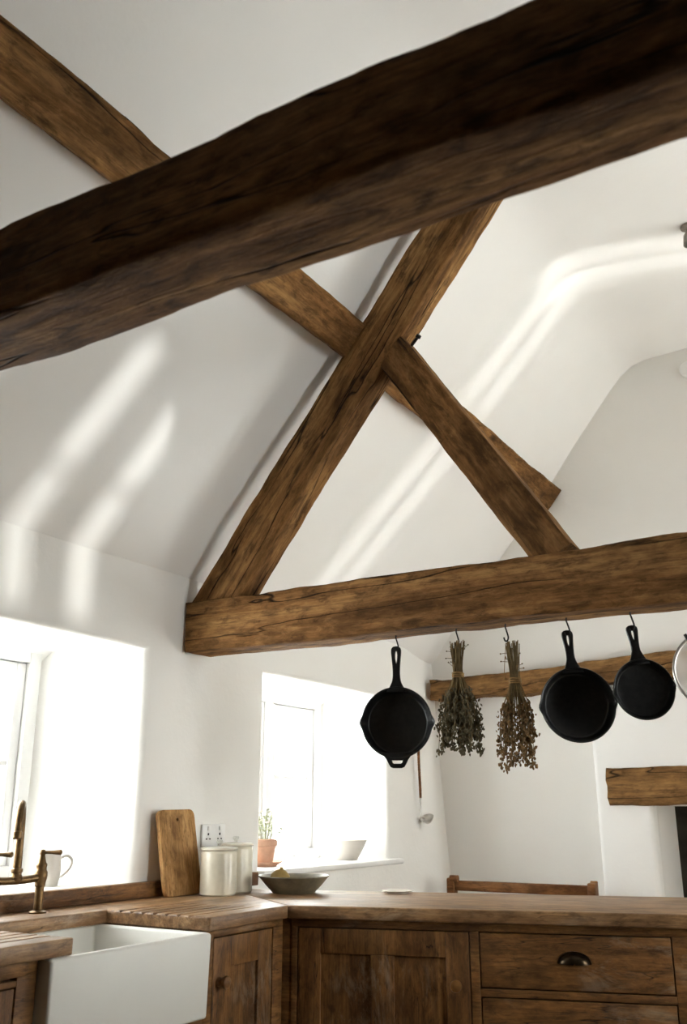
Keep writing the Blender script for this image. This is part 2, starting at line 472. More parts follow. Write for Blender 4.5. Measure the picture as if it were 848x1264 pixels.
# ceiling: left slope in faint facets, rounded into a flat collar
prof = [(-3.05, 1.66), (-2.56, 2.075), (-2.50, 2.135), (-2.36, 2.333), (-1.72, 3.105), (-1.54, 3.352), (-1.29, 3.665), (-1.22, 3.742), (-1.15, 3.793), (-1.06, 3.818), (-.8, 3.828), (XR + .35, 3.835)]
b = bmesh.new(); ys = grid_lines(YB - .1, YG + .1, [], .2); rows = []
n = len(prof)
for lay in (0, 1):
    for y in ys:
        row = []
        for i, (x, z) in enumerate(prof):
            p = Vector(prof[max(i - 1, 0)]); q = Vector(prof[min(i + 1, n - 1)]); d = (q - p).normalized()
            off = .14 * lay
            w = .006 * nz(x * 1.2, y * .9, 1.5) if lay == 0 and i > 2 else 0
            row.append(b.verts.new((x - d.y * (off + w), y, z + d.x * (off + w))))
        rows.append(row)
m = len(ys)
for lay in (0, 1):
    for k in range(m - 1):
        a, c = rows[lay * m + k], rows[lay * m + k + 1]
        for i in range(n - 1): b.faces.new((a[i], a[i + 1], c[i + 1], c[i]))
for k in range(m - 1):
    for i in (0, n - 1): b.faces.new((rows[k][i], rows[k + 1][i], rows[m + k + 1][i], rows[m + k][i]))
for k in (0, m - 1):
    for i in range(n - 1): b.faces.new((rows[k][i], rows[k][i + 1], rows[m + k][i + 1], rows[m + k][i]))
struct('ceiling', b, 'ceil', ang=26)

# windows ---------------------------------------------------------------
def window(name, y0, y1, z0, z1, x, mull, bars, jamb=.055, stile=.042):
    """painted casement in the left wall: frame > sashes > pane"""
    f = bmesh.new(); d = .075
    box(f, x - d, x, y0, y0 + jamb, z0, z1, .004); box(f, x - d, x, y1 - jamb, y1, z0, z1, .004)
    box(f, x - d, x, y0 + jamb, y1 - jamb, z0, z0 + jamb, .004); box(f, x - d, x, y0 + jamb, y1 - jamb, z1 - jamb, z1, .004)
    for m in mull: box(f, x - d, x, m - .028, m + .028, z0 + jamb, z1 - jamb, .004)
    fr = struct(name, f, 'frame')
    edges = [y0 + jamb] + [e for m in mull for e in (m - .028, m + .028)] + [y1 - jamb]
    for a, c in zip(edges[::2], edges[1::2]):
        s = bmesh.new(); g = .003; za, zc = z0 + jamb + g, z1 - jamb - g; a += g; c -= g
        xa, xc = x - .062, x - .018
        box(s, xa, xc, a, a + stile, za, zc, .003); box(s, xa, xc, c - stile, c, za, zc, .003)
        box(s, xa, xc, a + stile, c - stile, za, za + stile, .003); box(s, xa, xc, a + stile, c - stile, zc - stile, zc, .003)
        for bz in bars: box(s, xa + .006, xc - .006, a + stile, c - stile, bz - .011, bz + .011, .003)
        so = obj('sash', s, 'frame', fr)
        p = bmesh.new(); box(p, x - .044, x - .039, a + stile, c - stile, za + stile, zc - stile); obj('pane', p, 'glass', so)
    return fr
window('window_1', 1.49, 2.53, SILL, HEAD, -2.885, [2.01], [1.385])
window('window_2', 3.59, 4.575, SILL, HEAD, -2.885, [4.075], [1.385])
def added_window(name, y0, y1, z0, z1, bars, hz, j=.02):
    f = bmesh.new(); x0, x1 = XR + .005, XR + .045
    box(f, x0, x1, y0 - .03, y0 + .001, z0, z1); box(f, x0, x1, y1 - .001, y1 + .03, z0, z1); box(f, x0, x1, y0, y1, z0, z0 + j); box(f, x0, x1, y0, y1, z1 - j, z1)
    for a, c in bars: box(f, x0, x1, a, c, z0 + j, z1 - j)
    for zz in hz: box(f, x0 + .01, x1 - .01, y0, y1, zz - .012, zz + .012)
    fr = struct(name, f, 'white')
    p = bmesh.new(); box(p, x0 + .018, x0 + .022, y0, y1, z0 + j, z1 - j); obj('pane', p, 'glass', fr)
added_window('window_streak_1', *RW[0][:4], [(3.105, 3.238)], [1.1]); added_window('window_streak_2', *RW[1][:4], [(5.09, 5.125)], [1.73]); added_window('window_fill_2', *RW[2][:4], [(2.5, 2.53)], [1.6, 2.1])  # added windows: two slits shape the ceiling streaks, the third gives fill
f = bmesh.new(); yw = YG + .3; jj = .06
box(f, GW[0] - .1, GW[0] + .02, yw, yw + .07, GW[2], GW[3]); box(f, GW[1] - .02, GW[1] + .06, yw, yw + .07, GW[2], GW[3])
box(f, GW[0], GW[1], yw, yw + .07, GW[2], GW[2] + jj); box(f, GW[0], GW[1], yw, yw + .07, GW[3] - jj, GW[3])
for i in (1, 2): box(f, GW[0] + .4 * i - .025, GW[0] + .4 * i + .025, yw, yw + .07, GW[2] + jj, GW[3] - jj)
fr = struct('window_fill_1', f, 'white'); p = bmesh.new(); box(p, GW[0], GW[1], yw + .03, yw + .035, GW[2] + jj, GW[3] - jj); obj('pane', p, 'glass', fr)  # unseen window added to the gable for fill light
b = bmesh.new(); box(b, -2.89, -2.462, 3.46, 4.745, SILL - .024, SILL + .003, .008, 3); struct('trim_1', b, 'white')

# ------------------------------------------------------------------ roof timbers
YT = 2.906
o = place_beam('tie_beam', (XW - .02 + .035, YT + .08, Z(.709)), (XR + .1, YT + .08, Z(.712)), .16, .205, 3.3, 'oak', amp=.0075, cham=.012, ends=.02)
tag(o, 'hewn oak tie beam with the pans and herb bundles hooked beneath it', 'beam')
o = place_beam('tie_beam', (XW - .1, 1.3 * .679 + .09, 1.3 * .67 + EYE), (XR + .1, 1.3 * .679 + .09, 1.3 * .67 + EYE + .015), .155, .172, 12.7, 'oakd', amp=.0085, cham=.02)
tag(o, 'big dark out-of-focus oak beam slanting across the top of the view', 'beam')
# principal rafter (front face in the truss plane)
dirv = Vector((-1.324 + 2.471, 0, 2.292 - .806)).normalized(); nrm = Vector((dirv.z, 0, -dirv.x))
c0 = Vector((-2.471, YT + .062, Z(.806))) + nrm * .098
o = place_beam('principal_rafter', c0 - dirv * .02, c0 + dirv * 2.27, .11, .196, 21.4, 'oak', upv=(-nrm.x, 0, -nrm.z), amp=.007, cham=.014)
tag(o, 'sloping oak rafter rising from the wall end of the pan beam', 'rafter')
RAFT = o
# strut from tie beam up to the rafter
s0 = Vector((-.946, YT + .067, Z(.815))); s1 = Vector((-1.526, YT + .067, Z(1.70)))
sd = (s1 - s0).normalized()
o = place_beam('roof_strut', s0 - sd * .02, s1 + sd * .03, .118, .138, 35.2, 'oak', upv=(sd.z, 0, -sd.x), amp=.005, cham=.01)
tag(o, 'shorter oak strut leaning from the pan beam up against the rafter', 'strut')
STRUT = o
# purlin lying under the plaster slope, running to the gable
pn = Vector((.777, 0, -.63)); pd = Vector((.63, 0, .777))
pc = Vector((-1.775, 0, Z(1.845))) + pn * .052
o = place_beam('purlin', (pc.x, YB + .05, pc.z), (pc.x + .012, YG - .01, pc.z + .016), .158, .10, 47.9, 'oak', upv=pn, amp=.007, cham=.014)
tag(o, 'long oak purlin running under the white sloping ceiling to the end wall', 'purlin')
# bedded wall beam on the gable
o = place_beam('wall_beam', (-2.495, 5.262, Z(.690)), (.9, 5.262, Z(.83)), .12, .128, 58.3, 'oakp', amp=.016, cham=.012, ends=.02)
tag(o, 'crooked oak beam fixed along the end wall behind the pans', 'beam')
# fireplace lintel
o = place_beam('fireplace_lintel', (-1.465, 5.25, Z(.122)), (.25, 5.25, Z(.132)), .14, .196, 66.1, 'oakp', amp=.011, cham=.012, ends=.02)
tag(o, 'rough oak lintel over the white fireplace opening', 'lintel')

# pegs in the joint
for nm, p, d, par in (('iron_peg', (-1.455, YT + .05, Z(1.735)), (.62, -.2, .42), STRUT),):
    bm = bmesh.new(); D = Vector(d).normalized()
    tube(bm, [Vector(p) - D * .03, Vector(p) + D * .03, Vector(p) + D * .032, Vector(p) + D * .044], [.006, .006, .011, .010], 8)
    q = obj('peg', bm, 'hook'); q.parent = par; q.matrix_parent_inverse = par.matrix_world.inverted()

# ------------------------------------------------------------------ kitchen units
XF = -1.87                        # front edge of sink-side worktop
A = math.radians(17.5); PX, PY = -1.875, 2.775
TOP, THK = .92, .04
def pen(u, v): return (PX + u * math.cos(A) - v * math.sin(A), PY + u * math.sin(A) + v * math.cos(A))

# sink-side worktop, local X runs along the wall (world +Y)
CUT0, CUT1, CUTB = 1.825, 2.36, -2.285
back_wall = pen(0, .62)
k = (XW + .004 - back_wall[0]) / -math.cos(A)
corner_far = (XW + .004, back_wall[1] - k * math.sin(A))
def loc2(p): return (p[1], -p[0])         # world (x,y) -> local (along Y, -x)
outl = [(XW + .004, .5), (XF, .5), (XF, CUT0), (CUTB, CUT0), (CUTB, CUT1), (XF, CUT1), (PX, PY), corner_far]
b = bmesh.new(); prism(b, [loc2(p) for p in outl], TOP - THK, TOP, .005, 3)
top = obj('sink_worktop', b, 'top', rot=(0, 0, PI / 2))
tag(top, 'wooden worktop along the window wall, grooved as a drainer beside the sink', 'worktop')
# drainer grooves are cut for real
gb = bmesh.new()
for i in range(7):
    x = -1.945 - .047 * i
    tube(gb, [(CUT1 - .05, -x, TOP + .0005), (CUT1 + .30 + .02 * (i % 2), -x, TOP + .003), (CUT1 + .36, -x, TOP + .016)], .0075, 8)
    tube(gb, [(CUT0 - .4, -x, TOP + .003), (CUT0 + .05, -x, TOP + .0005)], .0075, 8)
gm = bpy.data.meshes.new('grooves'); gb.to_mesh(gm); gb.free(); go = bpy.data.objects.new('grooves', gm); COL.objects.link(go)
go.rotation_euler = (0, 0, PI / 2)
md = top.modifiers.new('grooves', 'BOOLEAN'); md.object = go; md.operation = 'DIFFERENCE'; md.solver = 'EXACT'
bpy.context.view_layer.update()
nm = bpy.data.meshes.new_from_object(top.evaluated_get(bpy.context.evaluated_depsgraph_get()))
top.modifiers.clear(); top.data = nm; bpy.data.objects.remove(go); bpy.data.meshes.remove(gm)

# peninsula worktop
LEN = 3.1
cf = ((corner_far[0] - PX) * math.cos(A) + (corner_far[1] - PY) * math.sin(A), .62)
b = bmesh.new(); prism(b, [(.001, 0), (LEN, 0), (LEN, .62), (cf[0] + .002, .62)], TOP - THK, TOP, .005, 3)
pt = obj('peninsula_worktop', b, 'top', loc=(PX, PY, 0), rot=(0, 0, A))
tag(pt, 'long scrubbed wooden worktop of the peninsula below the hanging pans', 'worktop')

# upstand board at the wall
b = bmesh.new(); box(b, .55, 3.42, 2.462, 2.496, TOP + .001, SILL + .001, .004)
o = obj('worktop_upstand', b, 'cab', rot=(0, 0, PI / 2)); tag(o, 'low wooden upstand board along the wall under the windows', 'upstand')

def panel_door(w, h, panels, th=.022, rail=.075, stile=.075):
    """framed door in the XZ plane, front towards -Y; panels = number across"""
    b = bmesh.new()
    box(b, 0, stile, 0, th, 0, h, .002); box(b, w - stile, w, 0, th, 0, h, .002)
    box(b, stile, w - stile, 0, th, 0, rail + .02, .002); box(b, stile, w - stile, 0, th, h - rail, h, .002)
    iw = w - 2 * stile; ms = .075
    pw = (iw - ms * (panels - 1)) / panels
    for i in range(panels):
        x = stile + i * (pw + ms)
        box(b, x - .004, x + pw + .004, .010, .017, rail, h - rail + .004)
        if i: box(b, x - ms, x, 0, th, rail + .02, h - rail, .002)
    return b

def knob_bm(r=.017):
    b = bmesh.new()
    lathe(b, [(0, 0), (r * .75, 0), (r * .7, .003), (r * .38, .008), (r * .4, .014), (r * .85, .019), (r, .026), (r * .9, .032), (r * .5, .036), (0, .037)], 24, R('X', PI / 2))
    return b

# peninsula cabinet
pc_ = thing('peninsula_cabinet', 'waxed pine peninsula cabinet with one panelled door and a stack of drawers', 'cabinet', (PX, PY, 0), A)
FV = .03                                       # face plane
b = bmesh.new()
box(b, .004, LEN - .05, FV + .025, .58, .10, TOP - THK - .001)
zt, zb = TOP - THK - .001, .10
def bar(u0, u1, z0, z1): box(b, u0, u1, FV, FV + .03, z0, z1, .0015)
D0, D1 = .024, .592; R0, R1 = .620, 1.203
bar(.004, LEN - .05, .8535, zt)                  # top rail
bar(.004, D0, zb, .8535); bar(D1, R0, zb, .8535); bar(R1, R1 + .12, zb, .8535)
bar(R0, R1, .668, .690); bar(R0, R1, .44, .462); bar(D0, D1, zb, .15); bar(R0, R1, zb, .15)
bar(R1 + .12 + .56, LEN - .05, zb, .8535); bar(R1 + .12, R1 + .68, zb, .15)
box(b, .02, LEN - .07, FV + .05, .54, .0, .10)
box(b, .004, LEN - .05, FV - .006, FV, TOP - THK - .012, zt, .001)      # small bead under the top
prism(b, [(-.03, FV + .003), (.006, FV + .003), (.006, .2), (-.14, .2), (-.045, FV + .02)], .1, zt)
obj('body', b, 'cab', pc_)
g = .0035
d = obj('door', panel_door(D1 - D0 - 2 * g, .8535 - .15 - 2 * g, 2), 'cabv', pc_, (D0 + g, FV + .001, .15 + g))
obj('knob', knob_bm(.019), 'knob', d, (D1 - D0 - 2 * g - .042, 0, .694 - .15), label='round brass knob')
def cup_pull():
    b = bmesh.new(); s = bmesh.new(); n1, n2 = 28, 8; a, h, dp = .046, .030, .026; V = []
    for i in range(n1 + 1):
        th = PI * i / n1; row = []
        for j in range(n2 + 1):
            ph = PI / 2 * j / n2
            row.append(s.verts.new((a * math.cos(th) * math.cos(ph * .96), -dp * math.sin(ph) - .001, h * math.sin(th) * (math.cos(ph * .96)) ** .8 * 1.0)))
        V.append(row)
    for i in range(n1):
        for j in range(n2): s.faces.new((V[i][j], V[i + 1][j], V[i + 1][j + 1], V[i][j + 1]))
    bmesh.ops.remove_doubles(s, verts=s.verts, dist=1e-5)
    bmesh.ops.solidify(s, geom=list(s.faces), thickness=.0022)
    add(b, s)
    prism(b, [(.052 * math.cos(PI * i / 24), .036 * math.sin(PI * i / 24)) for i in range(25)], 0, .003, 0, 2, R('X', PI / 2))
    return b
def drawer(z0, z1):
    b = bmesh.new(); box(b, 0, R1 - R0 - 2 * g, 0, .022, 0, z1 - z0 - 2 * g, .003, 3)
    o = obj('drawer', b, 'cab', pc_, (R0 + g, FV + .001, z0 + g))
    obj('cup_handle', cup_pull(), 'bronze', o, (.287, 0, (z1 - z0) * .46), label='dark bronze cup handle')
drawer(.690, .8535); drawer(.462, .668); drawer(.15, .44)
d = obj('door', panel_door(.56 - 2 * g, .8535 - .15 - 2 * g, 2), 'cab', pc_, (R1 + .12 + g, FV + .001, .15 + g))
obj('knob', knob_bm(.019), 'knob', d, (.05, 0, .694 - .15), label='round brass knob')

# narrow cabinet between sink and peninsula (local X = world +Y, front towards +X world => local -Y)
XC = XF - .035
def unit(name, label, y0, y1, fn):
    t = thing(name, label, 'cabinet', (XC, y0, 0), PI / 2)
    fn(t, y1 - y0); return t
def corner_unit(t, w):
    b = bmesh.new(); dp = .55
    box(b, 0, w, .025, dp, .10, zt); box(b, .01, w - .01, .05, dp, 0, .1)
    def br(u0, u1, z0, z1): box(b, u0, u1, 0, .03, z0, z1, .0015)
    br(0, .052, .10, zt); br(.052, w, .856, zt); br(w - .055, w, .10, .856); br(.052, w - .055, .10, .15)
    obj('body', b, 'cab', t)
    dw = w - .107 - 2 * g
    d = obj('door', panel_door(dw, .856 - .15 - 2 * g, 1, rail=.085), 'cabv', t, (.052 + g, .001, .15 + g))
    obj('knob', knob_bm(.019), 'cab', d, (.032, 0, .728 - .15), label='round dark wooden knob')
unit('corner_cabinet', 'narrow wooden corner cabinet with a knobbed door, right beside the sink', 2.372, 2.79, corner_unit)
SB, SY0, SY1, SX0, SX1 = .653, 1.752, 2.362, -2.335, -1.862
def sink_unit(t, w):
    b = bmesh.new(); dp = .55
    box(b, 0, w, .012, dp, .10, SB - .003); box(b, .01, w - .01, .05, dp, 0, .1)
    def br(u0, u1, z0, z1): box(b, u0, u1, -.012, .02, z0, z1, .0015)
    br(0, w, SB - .06, SB - .003); br(0, .05, .1, SB - .06); br(w - .05, w, .1, SB - .06); br(w / 2 - .02, w / 2 + .02, .1, SB - .06)
    obj('body', b, 'cab', t)
    for x in (.05, w / 2 + .02):
        d = obj('door', panel_door(w / 2 - .07 - 2 * g, SB - .06 - .1 - 2 * g, 1, rail=.06, stile=.055), 'cab', t, (x + g, -.01, .1 + g))
        obj('knob', knob_bm(.015), 'knob', d, (.028 if x > .1 else w / 2 - .10, 0, .36), label='round brass knob')
unit('sink_cabinet', 'low wooden cabinet carrying the white butler sink', SY0 + .004, 2.370, sink_unit)
def near_unit(t, w):
    b = bmesh.new(); dp = .55
    box(b, 0, w, .025, dp, .10, zt); box(b, .01, w - .01, .05, dp, 0, .1)
    def br(u0, u1, z0, z1): box(b, u0, u1, 0, .03, z0, z1, .0015)
    br(0, w, .845, zt); br(w - .06, w, .1, .845); br(0, .05, .1, .845); br(.05, w - .06, .1, .15); br(.05, w - .06, .825, .838)
    obj('body', b, 'cab', t)
    dw = w - .11 - 2 * g
    d = obj('door', panel_door(dw, .825 - .15 - 2 * g, 2, rail=.085), 'cabv', t, (.05 + g, .001, .15 + g))
    obj('knob', knob_bm(.019), 'knob', d, (.04, 0, .56), label='round brass knob')
unit('base_cabinet', 'dark wooden cabinet on the near side of the white sink', .95, SY0 - .004, near_unit)

# ------------------------------------------------------------------ sink
def sink_bm():
    b = bmesh.new(); zt_, t = TOP - THK - .001, .024
    vs = []
    def ring(x0, x1, y0, y1, z): return [b.verts.new(p) for p in ((x0, y0, z), (x1, y0, z), (x1, y1, z), (x0, y1, z))]
    r = [ring(SX0 + .03, SX1 - .004, SY0 + .004, SY1 - .004, SB), ring(SX0, SX1, SY0, SY1, zt_),
         ring(SX0 + t, SX1 - t, SY0 + t, SY1 - t, zt_), ring(SX0 + t + .015, SX1 - t - .012, SY0 + t + .012, SY1 - t - .012, SB + .03)]
    b.faces.new(list(reversed(r[0])))
    for a, c in zip(r, r[1:]):
        for i in range(4): b.faces.new((a[i], a[(i + 1) % 4], c[(i + 1) % 4], c[i]))
    b.faces.new(r[-1])
    bmesh.ops.recalc_face_normals(b, faces=b.faces)
    bmesh.ops.bevel(b, geom=list(b.edges), offset=.0085, segments=4, affect='EDGES', profile=.5)
    return b
sk = obj('butler_sink', sink_bm(), 'ceramic', ang=60); tag(sk, 'white fireclay butler sink with a deep plain front', 'sink')
b = bmesh.new(); lathe(b, [(0, .002), (.02, .001), (.034, .003), (.036, .006), (.03, .007), (.012, .004), (0, .004)], 28)
obj('drain', b, 'brass', sk, (-2.1, 2.06, SB + .0285), label='brass sink waste')

# ------------------------------------------------------------------ bridge tap
tp = thing('bridge_tap', 'aged brass bridge tap with a gooseneck spout behind the sink', 'tap', (-2.395, 2.082, TOP))
def pillar_bm(y):
    b = bmesh.new()
    lathe(b, [(0, 0), (.026, 0), (.027, .004), (.022, .007), (.0135, .009), (.0135, .075), (.016, .078), (.016, .083), (.0165, .088), (.019, .097), (.0205, .108), (.020, .117), (.016, .124),
              (.0155, .132), (.017, .135), (.017, .140), (.013, .146), (.0095, .160), (.008, .167), (.0095, .170), (.0095, .178), (.006, .183), (0, .184)], 28, T(0, y, 0))
    return b
for y, a in ((.095, -.35), (-.095, .2)):
    p = obj('pillar', pillar_bm(y), 'brass', tp)
    lv = bmesh.new(); D = Vector((math.cos(a), .45, 0)).normalized(); c = Vector((0, y, .175))
    tube(lv, [c, c + D * .012, c + D * .03, c + D * .058, c + D * .062], [.007, .005, .0055, .0085, .004], 12)
    obj('lever', lv, 'brass', p)
b = bmesh.new()
tube(b, catmull([(0, -.095, .103), (0, -.05, .099), (0, 0, .098), (0, .05, .099), (0, .095, .103)], 6), .0115, 14)
lathe(b, [(.010, .09), (.020, .1), (.021, .106), (.015, .114), (.0145, .120), (.0175, .123), (.0175, .131), (.013, .134), (.0, .135)], 24)
obj('bridge', b, 'brass', tp)
b = bmesh.new(); dx, dy = math.cos(-.78), math.sin(-.78)
def gp(r, z): return (dx * r, dy * r, z)
tube(b, catmull([gp(0, .13), gp(0, .2), gp(.002, .26), gp(.018, .298), gp(.05, .318), gp(.088, .305), gp(.112, .27), gp(.122, .236)], 8), [.013, .0122, .0118, .0115, .0112, .0112, .0112, .0114], 14)
tube(b, [gp(.121, .240), gp(.1215, .238), gp(.124, .222), gp(.1242, .219)], [.0115, .014, .014, .0105], 14)
obj('spout', b, 'brass', tp)

# ------------------------------------------------------------------ worktop & sill objects
def jug():
    t = thing('jug', 'small cream jug with a loop handle on the sill behind the tap', 'jug', (-2.63, 2.425, SILL))
    b = bmesh.new()
    prof = [(0, .003), (.030, 0), (.033, .004), (.0385, .03), (.040, .055), (.0375, .085), (.0365, .107), (.0345, .107), (.0355, .085), (.037, .055), (.030, .01), (0, .008)]
    s = bmesh.new(); lathe(s, prof, 36)
    for v in s.verts:                     # pouring lip
        if v.co.z > .09 and v.co.y < -.028: v.co.y -= (v.co.z - .09) * .6
    add(b, s); obj('body', b, 'cream', t)
    b = bmesh.new(); tube(b, catmull([(.012, .033, .088), (.018, .058, .097), (.022, .079, .083), (.02, .076, .058), (.014, .055, .035), (.010, .037, .026)], 7), [.0045, .005, .005, .0045, .004, .004], 10)
    obj('handle', b, 'cream', t)
jug()

def canister(loc, r, h, label):
    t = thing('storage_canister', label, 'canister', loc, 0, 'stoneware canisters')
    b = bmesh.new(); lathe(b, [(0, .002), (r - .006, 0), (r, .006), (r, h - .012), (r - .001, h - .004), (r - .004, h), (r - .010, h), (r - .010, .01), (0, .01)], 56); obj('body', b, 'stone', t)
    b = bmesh.new(); lathe(b, [(r - .012, h - .012), (r - .011, h + .001), (r + .001, h + .0015), (r + .003, h + .005), (r + .001, h + .010), (r - .010, h + .0125), (r * .5, h + .0145), (.012, h + .0155), (0, h + .0156)], 56); l = obj('lid', b, 'lid', t)
    b = bmesh.new(); lathe(b, [(0, 0), (.011, 0), (.0075, .006), (.0085, .011), (.014, .017), (.0155, .022), (.012, .028), (0, .030)], 24); bmesh.ops.scale(b, vec=(.85, .85, .8), verts=b.verts); obj('knob', b, 'clear', l, (0, 0, h + .0150), label='clear glass knob')
canister((-2.312, 2.955, TOP), .067, .156, 'cream stoneware canister standing nearest the chopping board')
canister((-2.338, 3.090, TOP), .067, .166, 'grey-cream stoneware canister tucked behind its twin, next to the window')

# chopping board leaning on the wall
def rrect(w, h, r, n=6, x0=None):
    pts = []
    for cx, cy, a0 in ((w / 2 - r, h - r, 0), (-w / 2 + r, h - r, PI / 2), (-w / 2 + r, r, PI), (w / 2 - r, r, 1.5 * PI)):
        pts += [(cx + r * math.cos(a0 + PI / 2 * i / n), cy + r * math.sin(a0 + PI / 2 * i / n)) for i in range(n + 1)]
    return pts
b = bmesh.new()
# outline drawn with the grain axis X pointing up the board
oc = [(y, -x) for x, y in rrect(.185, .30, .022)]
hole = [(.266 + .008 * math.cos(2 * PI * i / 16), .0 + .008 * math.sin(2 * PI * i / 16)) for i in range(16)]
plate_with_holes(b, oc, [hole], .020, .003)
cb = obj('chopping_board', b, 'board')
X = Vector((-.19, -.01, 1)).normalized(); Nn = Vector((1, -.06, .19)); Nn = (Nn - X * Nn.dot(X)).normalized(); Yv = Nn.cross(X)
cb.matrix_world = Matrix(((X.x, Yv.x, Nn.x, -2.4085), (X.y, Yv.y, Nn.y, 2.872), (X.z, Yv.z, Nn.z, TOP + .003), (0, 0, 0, 1)))
tag(cb, 'tall wooden chopping board with a hanging hole leaning on the wall', 'chopping board')

# wall socket
b = bmesh.new(); box(b, XW + .001, XW + .011, 3.07, 3.216, 1.08, 1.166, .003)
ws = obj('wall_socket', b, 'white'); tag(ws, 'pale wall socket plate behind the canisters', 'socket')
for y in (3.107, 3.18):
    for ya, yb_, za, zb_ in ((-.004, .004, 1.124, 1.133), (-.015, -.006, 1.108, 1.113), (.006, .015, 1.108, 1.113)):
        b = bmesh.new(); box(b, XW + .0112, XW + .0118, y + ya, y + yb_, za, zb_); obj('pin_hole', b, 'dark', ws)
    b = bmesh.new(); box(b, XW + .0105, XW + .015, y - .006, y + .006, 1.143, 1.158, .001); obj('switch', b, 'white', ws)

# pottery bowl with a gourd half
bx, by = -2.135, 3.195
b = bmesh.new(); lathe(b, [(0, .004), (.085, .002), (.092, 0), (.096, .004), (.125, .030), (.150, .056), (.157, .062), (.156, .066), (.150, .065), (.120, .036), (.085, .012), (0, .010)], 56)
bmesh.ops.scale(b, vec=(.86, .86, .95), verts=b.verts)
pb = obj('pottery_bowl', b, 'bowl', loc=(bx, by, TOP)); tag(pb, 'wide shallow grey pottery bowl at the corner of the worktop', 'bowl')
b = bmesh.new(); lathe(b, [(0, -.028), (.025, -.022), (.040, .0), (.036, .022), (.020, .038), (.008, .044), (.006, .052), (0, .053)], 28)
for v in b.verts: v.co.x += .05 * max(0, v.co.z) * .3
lm = obj('lemon', b, 'lemon', loc=(bx - .05, by - .022, TOP + .042), rot=(.25, .2, .3)); tag(lm, 'dull yellow fruit lying in the pottery bowl', 'fruit')

# small plate at the far edge of the peninsula
x_, y_ = pen(.268, .545)
b = bmesh.new(); lathe(b, [(0, .003), (.034, .001), (.038, 0), (.040, .003), (.060, .009), (.062, .0105), (.059, .0115), (.038, .006), (0, .005)], 44)
sp = obj('saucer', b, 'jug', loc=(x_, y_, TOP)); tag(sp, 'thin pale saucer at the far edge of the peninsula worktop', 'saucer')

# second window sill
S2 = SILL + .0035
b = bmesh.new(); lathe(b, [(0, .004), (.062, .003), (.066, 0), (.070, .003), (.095, .045), (.118, .092), (.123, .096), (.121, .099), (.114, .095), (.090, .047), (.064, .008), (0, .008)], 52)
o = obj('mixing_bowl', b, 'cream', loc=(-2.65, 4.43, S2)); tag(o, 'white bowl on the sill of the far window', 'bowl')
t = thing('flower_pot', 'terracotta pot of pale flowers at the near end of the window sill', 'potted plant', (-2.66, 3.735, S2))
b = bmesh.new(); lathe(b, [(0, .003), (.05, .002), (.056, 0), (.06, .004), (.082, .018), (.084, .021), (.079, .021), (.055, .008), (0, .007)], 40); obj('saucer', b, 'terra', t)
b = bmesh.new(); lathe(b, [(0, .010), (.036, .009), (.039, .012), (.049, .085), (.056, .088), (.058, .115), (.054, .117), (.050, .113), (.044, .098), (0, .096)], 36); obj('pot', b, 'terra', t)
b = bmesh.new(); pb_ = bmesh.new(); lf = bmesh.new(); rn = random.Random(3)
for i in range(22):
    a = rn.uniform(0, 2 * PI); r0 = rn.uniform(0, .03); r1 = r0 + rn.uniform(.01, .07); h = rn.uniform(.15, .255)
    top_ = Vector((math.cos(a) * r1, math.sin(a) * r1, h)); base = Vector((math.cos(a) * r0, math.sin(a) * r0, .095))
    tube(b, catmull([base, (base + top_) / 2 + Vector((0, 0, .02)), top_], 4), .0014, 5)
    if i % 2:
        for k in range(6):
            aa = 2 * PI * k / 6; s = bmesh.new(); bmesh.ops.create_icosphere(s, subdivisions=1, radius=1)
            add(pb_, s, T(*top_) @ R('Z', aa) @ R('Y', -.5) @ T(.009, 0, 0) @ Matrix.Diagonal((.009, .006, .0022, 1)))
    for k in range(3):
        f = rn.uniform(.25, .9); p = base.lerp(top_, f) + Vector((0, 0, .012)); s = bmesh.new(); bmesh.ops.create_icosphere(s, subdivisions=1, radius=1)
        add(lf, s, T(*p) @ R('Z', rn.uniform(0, 6.3)) @ R('Y', rn.uniform(-.7, .2)) @ T(.012, 0, 0) @ Matrix.Diagonal((.014, .007, .0015, 1)))
obj('stems', b, 'leaf', t); obj('blooms', pb_, 'petal', t, kind='stuff'); obj('leaves', lf, 'leaf', t, kind='stuff')
b = bmesh.new(); lathe(b, [(0, .003), (.036, 0), (.04, .004), (.052, .026), (.054, .03), (.051, .03), (.04, .010), (0, .007)], 36)
o = obj('glass_dish', b, 'clear', loc=(-2.72, 4.08, S2)); tag(o, 'little clear glass dish on the sill between flower pot and bowl', 'dish')

# ladle on the wall
t = thing('ladle', 'wooden-handled ladle hanging on the wall beside the far window', 'ladle', (-2.468, 4.955, Z(.30)))
b = bmesh.new(); tube(b, catmull([(0, 0, .05), (0, 0, .03), (.002, .001, -.08), (.004, .004, -.19), (.004, .006, -.235)], 6), [.005, .008, .0075, .0075, .0065], 12); obj('handle', b, 'bench', t)
b = bmesh.new(); tube(b, catmull([(.004, .006, -.23), (.005, .004, -.28), (.006, -.004, -.31), (.010, .004, -.335), (.014, .03, -.345)], 7), [.0055, .004, .004, .004, .005], 10); obj('neck', b, 'chrome', t)
s = bmesh.new(); lathe(s, [(0, -.028), (.018, -.023), (.034, -.006), (.040, .006), (.038, .006), (.031, -.006), (.016, -.020), (0, -.024)], 32)
b = bmesh.new(); add(b, s, T(.020, .052, -.345) @ R('X', .55)); obj('ladle_bowl', b, 'chrome', t)
b = bmesh.new(); D = Vector((1, 0, .15)).normalized(); tube(b, [Vector((-.035, 0, .04)), Vector((.012, 0, .046))], .003, 8); obj('nail', b, 'hook', t)

